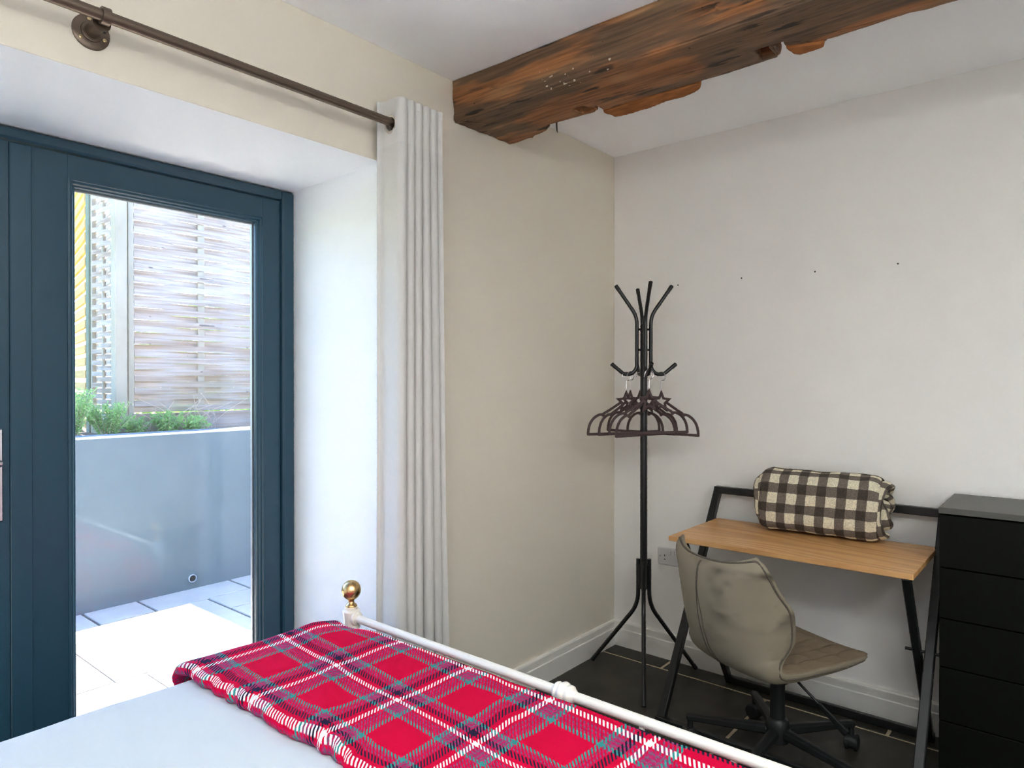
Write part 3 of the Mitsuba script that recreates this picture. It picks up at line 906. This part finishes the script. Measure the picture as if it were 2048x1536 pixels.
# ------------------------------------------------------------------ double socket
SK = 'double_socket'
lab(SK, 'white double wall socket with two switches, left of the chair', 'socket')
sx, sz = .321, .484
part(SK, 'plate', man(hull_spheres([(sx + a * .067, -.0020 - t, sz + b * .0365) for a in (-1, 1) for b in (-1, 1) for t in (0, .001)], [.0055] * 8, 16) ^ m3.Manifold.cube([.2, .03, .2]).translate([sx - .1, -.03, sz - .1])), 'm_plug', 40)
for g in (-.0095, .0095):
    part(SK, 'switch', xf(cbox(-.0058, .0058, -.0035, .0025, -.0105, .0105, .0012), np.array([[1, 0, 0, sx + g], [0, 1, -.12, -.0088], [0, .12, 1, sz + .022], [0, 0, 0, 1]], float)), 'm_switch')
for g in (-.036, .036):
    for dx, dz, w, h in ((0, .004, .0022, .0042), (-.0112, -.014, .0034, .0018), (.0112, -.014, .0034, .0018)):
        part(SK, 'pin_hole', cbox(sx + g - w, sx + g + w, -.0090, -.007, sz + dz - h, sz + dz + h, .0003), 'm_hole')
    part(SK, 'switch_gap', cbox(sx + math.copysign(.0095, g) - .0066, sx + math.copysign(.0095, g) + .0066, -.00875, -.0070, sz + .0107, sz + .0333, .0003), 'm_hole')
for g in (-.0602, .0602):
    part(SK, 'screw', lathe([(.003, 0), (.003, .0006)], 12, (0, -1, 0), (sx + g, -.0084, sz)), 'm_chrome')

# ------------------------------------------------------------------ bed
BD = 'bed'
lab(BD, 'cream metal bed frame with a brass ball on its foot post', 'bed')
bx0, bx1, fy, hy_ = .123, 1.703, -1.70, -3.80
RZb = .6075


def post(x, y, top):
    z = top
    part(BD, 'post', lathe([(.016, 0), (.0165, .004), (.0155, .01), (.0155, z - .03)], 28, at=(x, y, 0)), 'm_cream_metal', 40)
    part(BD, 'casting', lathe([(.0165, z - .038), (.0255, z - .034), (.0270, z - .030), (.0245, z - .026), (.0225, z - .014), (.0245, z + .006), (.0265, z + .012), (.0270, z + .018), (.0235, z + .022), (.0185, z + .0235),
                                (.0205, z + .026), (.0205, z + .030), (.017, z + .0315)], 32, at=(x, y, 0)), 'm_cream_metal', 40)
    s = [(.0165, z + .0315), (.0175, z + .034), (.0155, z + .037), (.0095, z + .042), (.0082, z + .047), (.0095, z + .051), (.0125, z + .0535)]
    ball = [(.0285 * math.sin(a), z + .0805 - .0295 * math.cos(a)) for a in np.linspace(.42, math.pi, 22)]
    part(BD, 'finial', lathe(s + ball, 40, at=(x, y, 0)), 'm_brass', 60)


for x in (bx0, bx1):
    post(x, fy, RZb)
    part(BD, 'collar', lathe([(.012, 0), (.0195, .002), (.0205, .006), (.0195, .010), (.0135, .0125), (.0135, .016)], 28, (1 if x == bx0 else -1, 0, 0), (x + (.020 if x == bx0 else -.020), fy, RZb)), 'm_cream_metal', 40)
part(BD, 'foot_rail', tube([(bx0 + .02, fy, RZb), (bx1 - .02, fy, RZb)], .0118, 20), 'm_cream_metal', 40)
part(BD, 'foot_rail', tube([(bx0 + .01, fy, .29), (bx1 - .01, fy, .29)], .0118, 20), 'm_cream_metal', 40)
xm = (bx0 + bx1) / 2
part(BD, 'rail_knob', lathe([(.0118, -.030), (.0150, -.027), (.0200, -.023), (.0215, -.019), (.0185, -.0145), (.0225, -.009), (.0255, -.002), (.0240, .004), (.0195, .0075), (.0220, .012), (.0215, .018), (.0165, .023), (.0145, .027), (.0118, .030)],
                             32, (1, 0, 0), (xm, fy, RZb)), 'm_cream_metal', 40)
for i in range(1, 8):
    x = bx0 + (bx1 - bx0) * i / 8
    part(BD, 'spindle', tube([(x, fy, .29), (x, fy, RZb)], .0065, 12), 'm_cream_metal', 40)
for x in (bx0, bx1):
    post(x, hy_, 1.08)
    part(BD, 'side_rail', bar((x, fy - .014, .235), (x, hy_ + .014, .235), .03, .045, (1, 0, 0)), 'm_cream_metal')
part(BD, 'head_rail', tube([(bx0 + .02, hy_, 1.08), (bx1 - .02, hy_, 1.08)], .0118, 20), 'm_cream_metal', 40)
part(BD, 'head_rail', tube([(bx0 + .01, hy_, .45), (bx1 - .01, hy_, .45)], .0118, 20), 'm_cream_metal', 40)
for i in range(1, 8):
    x = bx0 + (bx1 - bx0) * i / 8
    part(BD, 'spindle', tube([(x, hy_, .45), (x, hy_, 1.08)], .0065, 12), 'm_cream_metal', 40)
for y in np.linspace(fy - .12, hy_ + .12, 9):
    part(BD, 'slat', cbox(bx0 + .012, bx1 - .012, y - .03, y + .03, .236, .2575, .002), 'm_cream_metal')

MT = 'mattress'
lab(MT, 'mattress made up with a plain white sheet, partly under the tartan throw', 'mattress')
ZT = .582
m = hull_spheres([(x, y, z) for x in (.088 + .05, 1.735 - .05) for y in (-1.733 - .05, -3.77 + .05) for z in (.258 + .04, ZT - .05)], [.05, .05] * 4, 32)
v, f = man(m.refine_to_length(.018))
top = np.clip((v[:, 2] - .45) / .12, 0, 1)
wr = (meshkit.fbm(v * [3.0, 5.0, 3], 3, 11) - .5) * .012 + np.exp(-((meshkit.fbm(v * [1.3, 2.6, 1], 2, 5) - .5) / .025) ** 2) * .006
v = v + np.array([0, 0, 1]) * (top * wr)[:, None]
v[:, 2] = np.maximum(v[:, 2], .2585)
side = (1 - top) * (v[:, 2] > .30)
v[:, 0] += side * (meshkit.fbm(v * [1, 9, 2], 2, 4) - .5) * .012
put(MT, (v, f), 'm_sheet', True)

# tartan throw: a folded strip lying across the foot of the bed, its near edge rolled under in soft ruffles
TH_ = 'throw'
lab(TH_, 'red tartan fleece throw spread across the foot of the bed', 'blanket')
NS, NVv = 420, 120
s_ = np.linspace(-.32, 1.95, NS)                     # along the rail, the part below xedge hangs down
w_ = np.linspace(0, 1, NVv)


def throw_pt(s, t):
    """s: metres along the rail; t: metres from the rail side across the bed."""
    # across: down the far side, over the top, round the near fold
    r = .019
    farr = .028
    top_len = .452
    ruff = ((meshkit.fbm(np.stack([s * 13, 0 * s, 0 * s + .3], -1), 3, 17) - .5) * .044 + .0028 * np.sin(s * 95 + 2.5 * np.sin(s * 17))) * np.clip((t - .36) / .09, 0, 1)
    yn = -2.170 + ruff
    yfar = -1.7165
    z_top = ZT + .033
    y = np.where(t < farr, yfar - t * 0 - farr * np.sin(np.clip(t, 0, farr) / farr * math.pi / 2), 0)
    z = np.where(t < farr, z_top - farr * np.cos(np.clip(t, 0, farr) / farr * math.pi / 2), z_top)
    k = np.clip((t - farr) / (top_len - farr), 0, 1)
    y = np.where((t >= farr), yfar - farr + (yn + farr - yfar) * k, y)
    q = np.clip((t - top_len) / (math.pi * r * .55), 0, 1) * math.pi
    y = np.where(t >= top_len, yn - r * np.sin(q), y)
    z = np.where(t >= top_len, z_top - r * .86 * (1 - np.cos(q)), z)
    u = np.clip((t - top_len - math.pi * r * .55), 0, 1)
    y = np.where(u > 0, yn + u, y)
    return y, z


tmax = .452 + math.pi * .019 * .55 + .06
Sg, Tg = np.meshgrid(s_, w_ * tmax, indexing='ij')
Y, Z = throw_pt(Sg, Tg)
edge_x = .045 + .030 * (Y + 2.17) / .44              # where the bed's side begins
R = .055
arcs = np.clip((edge_x + R - Sg), 0, R * math.pi / 2) / R
down = np.clip(edge_x + R - Sg - R * math.pi / 2, 0, 1)
X = np.where(Sg >= edge_x + R, Sg, edge_x + R - R * np.sin(arcs))
Zd = Z - R * (1 - np.cos(arcs)) - down * (1 if True else 0)
# right side hangs too, beyond the bed's other edge
xe2 = 1.715
arcs2 = np.clip(Sg - (xe2 - R), 0, R * math.pi / 2) / R
down2 = np.clip(Sg - (xe2 - R) - R * math.pi / 2, 0, 1)
X = np.where(Sg > xe2 - R, xe2 + .045 - R + R * np.sin(arcs2), X)
Zd = Zd - R * (1 - np.cos(arcs2)) - down2
flat = (down <= 0) & (down2 <= 0)
bump = (meshkit.fbm(np.stack([X * 4, Y * 6, 0 * X], -1), 3, 21) - .42) * .016 + np.maximum(0, np.sin(X * 9 + Y * 14 + 2 * meshkit.noise(np.stack([X * 3, Y * 3, 0 * X], -1), 3))) ** 6 * .006
Zd = Zd + np.where(Tg < .46, bump * np.clip(Tg / .05, 0, 1), 0) * np.clip(1 - down * 20, 0, 1)
dipn = np.exp(-((X - .17) / .07) ** 2) * np.exp(-((Y + 1.735) / .05) ** 2)
Zd = Zd - .016 * dipn
X = X - np.where(down > 0, 1, 0) * (meshkit.noise(np.stack([Y * 14, Zd * 2, 0 * X], -1), 8)) * .02
Gt = np.stack([X, Y, Zd], -1)
(mesh, N) = thick(Gt, .004)
if N[NS // 2, NVv // 3, 2] < 0:
    (mesh, N) = thick(Gt[:, ::-1], .004)
    Tg = Tg[:, ::-1]
Tv = Tg - .095 * (Sg - .45) * np.sin(np.clip(Tg / .45, 0, 1) * np.pi)
u0 = np.stack([Sg - .410 + .255 * 2, (Tv - .036) * .222 / .210 + .222 * 4], -1).reshape(-1, 2)
put(TH_, mesh, 'm_tartan', True, np.vstack([u0, u0]))

# ------------------------------------------------------------------ unseen ceiling lamps, out of view, placed to light the walls and bed
for i, (LX, LY, text) in enumerate(((2.85, -2.35, 'unseen round ceiling lamp right of the bed, placed to light the room'), (1.80, -3.15, 'unseen round ceiling lamp over the bed, placed to light the room'),
                                    (2.75, -3.3, 'unseen round ceiling lamp in the far corner behind the camera, placed to light the room'))):
    CL = num('unseen_ceiling_lamp')
    lab(CL, text, 'lamp')
    part(CL, 'canopy', lathe([(.06, H - .03), (.065, H - .025), (.065, H - .0005)], 32, at=(LX, LY, 0)), 'm_shade', 40)
    part(CL, 'stem', lathe([(.008, H - .21), (.008, H - .03)], 12, at=(LX, LY, 0)), 'm_shade', 40)
    part(CL, 'glass_bowl', lathe([(.0, H - .300), (.12, H - .296), (.22, H - .280), (.28, H - .258), (.29, H - .245), (.28, H - .232), (.20, H - .215), (.0, H - .210)], 48, at=(LX, LY, 0)), 'm_shade', 40,
         emitter={'type': 'area', 'radiance': rgb(*[c * (.33, .33, .28)[i] for c in LAMP])})

# ------------------------------------------------------------------ outdoors
PZ = -.05
put('patio', cbox(-2.72, -.60, -6.0, 1.2, PZ - .12, PZ - .008, .001), 'm_flag_joint')
lab('patio', 'sunlit paved terrace outside the glazed doors', 'patio', kind='structure')
J = .0075
rowsx = [(-2.70, -2.41, [-6, -5.2, -4.6, -3.9, -3.3, -2.72, -2.12, -1.515, -1.21, -.614, -.1, .5, 1.2]),
         (-2.41, -1.56, [-6, -5.4, -4.8, -4.2, -3.55, -2.95, -2.35, -1.75, -.905]), (-1.56, -.95, [-6, -5.1, -4.2, -3.3, -2.45, -1.62, -.75, .1, .7, 1.2]), (-.95, -.60, [-6, -5.4, -4.6, -3.9, -3.0, -2.1, -1.3, -.5, .3, 1.2])]
slabs = [(a, b, ys[i], ys[i + 1]) for a, b, ys in rowsx for i in range(len(ys) - 1)]
slabs += [(-2.41, -2.127, -.905, -.30), (-2.127, -1.56, -.905, -.775), (-2.127, -1.56, -.775, -.30), (-2.41, -1.56, -.30, .4), (-2.41, -1.56, .4, 1.2)]
for i, (a, b, c, d) in enumerate(slabs):
    part('patio', 'flagstone', cbox(a + J, b - J, c + J, d - J, PZ - .03, PZ + random.uniform(-.001, .002), .004), 'm_flag')

put('garden_wall', cbox(-2.90, -2.69, -6.0, .40, PZ - .1, .984, .012), 'm_garden_wall')
lab('garden_wall', 'low grey rendered retaining wall beyond the terrace', 'wall', kind='structure')
part('garden_wall', 'drain_pipe', lathe([(.021, 0), (.027, .001), (.027, .010), (.021, .011)], 28, (1, 0, 0), (-2.69, -.871, .018), open_ring=True), 'm_pipe', 40)
part('garden_wall', 'drain_hole', lathe([(.0205, 0), (.0205, .004)], 28, (1, 0, 0), (-2.69, -.871, .018)), 'm_hole')
put('unseen_side_wall', cbox(-3.4, -DT, .41, .60, PZ - .1, 2.15, .01), 'm_house_out')  # unseen wall, placed so its shadow darkens the right end of the terrace
lab('unseen_side_wall', 'unseen rendered wall on the right, placed to shade that end of the terrace', 'wall', kind='structure')
put('planting_bed', cbox(-4.2, -2.905, -6.0, .40, .3, .945, .02), 'm_soil')
lab('planting_bed', 'raised soil bed behind the low grey wall', 'soil', kind='structure')
put('garden_ground', cbox(-30, -4.2, -25, 25, .2, .80, .01), 'm_grass')
lab('garden_ground', 'grassy ground beyond the fence', 'ground', kind='structure')
put('lower_ground', cbox(-4.2, -.62, -25, -6.0, -.4, -.06, .01), 'm_grass')
lab('lower_ground', 'ground beside the terrace, out of sight', 'ground', kind='structure')


def slat(p0, p1, h, th, amp, phase, wl, seg):
    """A thin horizontal board woven in and out along its length."""
    p0, p1 = np.array(p0, float), np.array(p1, float)
    d = p1 - p0; L = np.linalg.norm(d); d /= L
    n = np.cross(d, [0, 0, 1]); n /= np.linalg.norm(n)
    V, F = [], []
    for i in range(seg + 1):
        s = L * i / seg
        o = amp * math.cos(math.pi * s / wl) * phase
        for a, b in ((-1, -1), (1, -1), (1, 1), (-1, 1)):
            V.append(p0 + d * s + n * (o + a * th / 2) + np.array([0, 0, b * h / 2]))
    for i in range(seg):
        for j in range(4):
            q = (j + 1) % 4
            F += [(i * 4 + j, i * 4 + q, i * 4 + 4 + q), (i * 4 + j, i * 4 + 4 + q, i * 4 + 4 + j)]
    e = seg * 4
    F += [(0, 2, 1), (0, 3, 2), (e, e + 1, e + 2), (e, e + 2, e + 3)]
    t = trimesh.Trimesh(np.array(V), np.array(F), process=False); t.fix_normals()
    return tm(t)


WF = 'woven_fence'
lab(WF, 'weathered woven slat fence panel facing the glazed doors', 'fence')
FX = -3.25
part(WF, 'stile', cbox(FX - .03, FX + .022, -1.055, -1.018, .99, 2.78), 'm_fence_post')
part(WF, 'stile', cbox(FX - .03, FX + .022, .32, .357, .99, 2.78), 'm_fence_post')
for y in (-.542, -.07):
    part(WF, 'batten', cbox(FX - .009, FX + .009, y - .024, y + .024, 1.09, 2.78), 'm_fence_post')
z, i = 1.118, 0
while z < 2.77:
    part(WF, 'slat', slat((FX, -1.016, z), (FX, .318, z), .0428, .007, .0165, 1 if i % 2 else -1, .4735, 22), 'm_fence')
    z += .0432; i += 1
part(WF, 'gravel_board', cbox(FX - .018, FX + .018, -1.055, .36, .93, 1.088), 'm_fence')
PO = 'fence_post'
lab(PO, 'thick square timber corner post between two woven fence panels', 'post')
put(PO, cbox(-3.265, -3.195, -1.150, -1.072, .9, 2.85, .006), 'm_fence_post')
WG = 'woven_fence_001'
lab(WG, 'narrow pale woven fence panel running back from the corner post', 'fence')
yw = -1.125
part(WG, 'stile', cbox(-3.30, -3.27, yw - .015, yw + .015, .98, 2.85), 'm_fence_post')
part(WG, 'stile', cbox(-3.67, -3.645, yw - .015, yw + .015, .98, 2.85), 'm_fence_post')
part(WG, 'batten', cbox(-3.485, -3.46, yw - .008, yw + .008, 1.09, 2.85), 'm_fence_post')
z, i = 1.13, 0
while z < 2.85:
    part(WG, 'slat', slat((-3.30, yw, z), (-3.646, yw, z), .034, .006, .013, 1 if i % 2 else -1, .173, 14), 'm_fence')
    z += .0395; i += 1
part(WG, 'gravel_board', cbox(-3.67, -3.27, yw - .016, yw + .016, .93, 1.09), 'm_fence')
PP = 'fence_post_001'
lab(PP, 'slim greenish post at the far end of the narrow fence panel', 'post')
put(PP, cbox(-3.745, -3.685, -1.148, -1.092, .9, 2.85, .004), 'm_post_green')

OF = 'slatted_fence'
lab(OF, 'sunlit yellow larch slat fence at the far left behind the post', 'fence')
d = np.array([-.978, .208, 0]); o = np.array([-3.76, -1.135, 0])
for z in np.arange(1.0, 3.2, .092):
    part(OF, 'slat', bar(o + d * .03 + [0, 0, z], o + d * 2.6 + [0, 0, z], .020, .060, (.208, .978, 0), .002), 'm_larch')
part(OF, 'upright', bar(o + d * 1.3 + np.array([-.01, -.02, .8]), o + d * 1.3 + np.array([-.01, -.02, 3.2]), .04, .04, (1, 0, 0)), 'm_larch')
part(OF, 'upright', bar(o + d * 2.55 + np.array([-.01, -.02, .8]), o + d * 2.55 + np.array([-.01, -.02, 3.2]), .04, .04, (1, 0, 0)), 'm_larch')


def leaves(centers, dirs_, L, W, r):
    V, F = [], []
    for c, d_ in zip(centers, dirs_):
        d_ = d_ / (np.linalg.norm(d_) + 1e-9)
        s = np.cross(d_, r.normal(size=3)); s /= np.linalg.norm(s) + 1e-9
        n = np.cross(s, d_)
        l, w = L * r.uniform(.7, 1.25), W * r.uniform(.7, 1.2)
        b = len(V)
        V += [c, c + d_ * l * .45 + s * w / 2 + n * w * .15, c + d_ * l, c + d_ * l * .45 - s * w / 2 + n * w * .15, c + d_ * l * .45]
        F += [(b, b + 1, b + 4), (b + 1, b + 2, b + 4), (b + 2, b + 3, b + 4), (b + 3, b, b + 4)]
    return np.array(V), np.array(F)


def plant(name, label, x, y, z, h, spread, stems, per, L, W, m, seed, cat_='plant'):
    r = np.random.default_rng(seed)
    k = num(name); lab(k, label, cat_)
    st, C, D = [], [], []
    for i in range(stems):
        a, lean = r.uniform(0, 2 * math.pi), r.uniform(.15, 1) * spread
        tip = np.array([x + lean * math.cos(a), y + lean * math.sin(a), z + h * r.uniform(.55, 1)])
        b0 = np.array([x + .15 * lean * math.cos(a), y + .15 * lean * math.sin(a), z - .01])
        mid = (b0 + tip) / 2 + np.array([0, 0, .12 * h])
        pts = np.array([(1 - t) ** 2 * b0 + 2 * t * (1 - t) * mid + t * t * tip for t in np.linspace(0, 1, 6)])
        st.append(tube(pts, [.0022, .002, .0018, .0015, .0012, .0008], 5))
        for j in range(per):
            t = r.uniform(.15, 1)
            c = (1 - t) ** 2 * b0 + 2 * t * (1 - t) * mid + t * t * tip
            out = np.array([math.cos(a), math.sin(a), .35]) * .6 + r.normal(size=3) * .7
            C.append(c); D.append(out)
    part(k, 'stems', cat(*st), 'm_twig', True)
    part(k, 'foliage', leaves(C, D, L, W, r), m)
    labels[k + '__foliage'] = {'kind': 'stuff'}
    return k


plant('fern', 'feathery bright green fern at the left end of the raised bed', -3.04, -1.46, .945, .34, .18, 60, 60, .026, .008, 'm_leaf_bright', 1)
plant('fern', 'low bright green fern below the narrow fence panel', -3.05, -1.25, .945, .24, .16, 50, 60, .025, .008, 'm_leaf_bright', 2)
plant('fern', 'small fern spilling in front of the square corner post', -3.06, -1.08, .945, .13, .12, 22, 30, .028, .011, 'm_leaf_mid', 3)
plant('leafy_plant', 'low leafy plant with pointed leaves right of the corner post', -3.06, -.86, .945, .15, .13, 20, 20, .042, .018, 'm_leaf_mid', 4)
plant('leafy_plant', 'pale green leafy plant in front of the woven fence', -3.04, -.70, .945, .13, .12, 16, 18, .042, .018, 'm_leaf_bright', 5)
plant('tall_weed', 'tall green weed behind the fern at the far left', -3.34, -1.56, .945, .52, .10, 9, 26, .05, .022, 'm_leaf_mid', 6)
k = num('dry_twigs'); lab(k, 'tangle of bare dry twigs leaning against the woven fence', 'twigs')
r = np.random.default_rng(9)
tw = []
for i in range(26):
    b0 = np.array([-3.14 + r.normal() * .02, -.97 + r.uniform(-.05, .5), .95])
    tip = b0 + np.array([r.normal() * .03, r.normal() * .16, r.uniform(.08, .28)])
    mid = (b0 + tip) / 2 + np.array([0, r.normal() * .04, .03])
    tw.append(tube(bend([b0, mid, tip], .08, 5), .0018, 5))
part(k, 'stems', cat(*tw), 'm_twig', True)


def hedge(label, x, y, z0, sx_, sy_, h, n, seed):
    r = np.random.default_rng(seed)
    k = num('hedge'); lab(k, label, 'hedge')
    u = r.normal(size=(n, 3)); u /= np.linalg.norm(u, axis=1, keepdims=True)
    rad = r.uniform(.75, 1.05, n)[:, None] * (.8 + .4 * meshkit.noise(u * 2.5, seed)[:, None])
    c = np.array([x, y, z0 + h / 2]) + u * rad * [sx_, sy_, h / 2]
    part(k, 'foliage', leaves(c, u + r.normal(size=(n, 3)) * .6, .10, .055, r), 'm_leaf_hedge')
    labels[k + '__foliage'] = {'kind': 'stuff'}
    part(k, 'trunk', tube([(x, y, z0 - .2), (x + .02, y, z0 + h * .55)], [.05, .03], 8), 'm_twig', True)


hedge('green hedge glimpsed through the gaps of the sunlit slat fence', -7.6, 1.6, .8, .9, 1.0, 1.5, 2600, 31)
hedge('green hedge glimpsed low behind the narrow woven panel', -5.2, .6, .8, .7, .8, 1.2, 2200, 32)
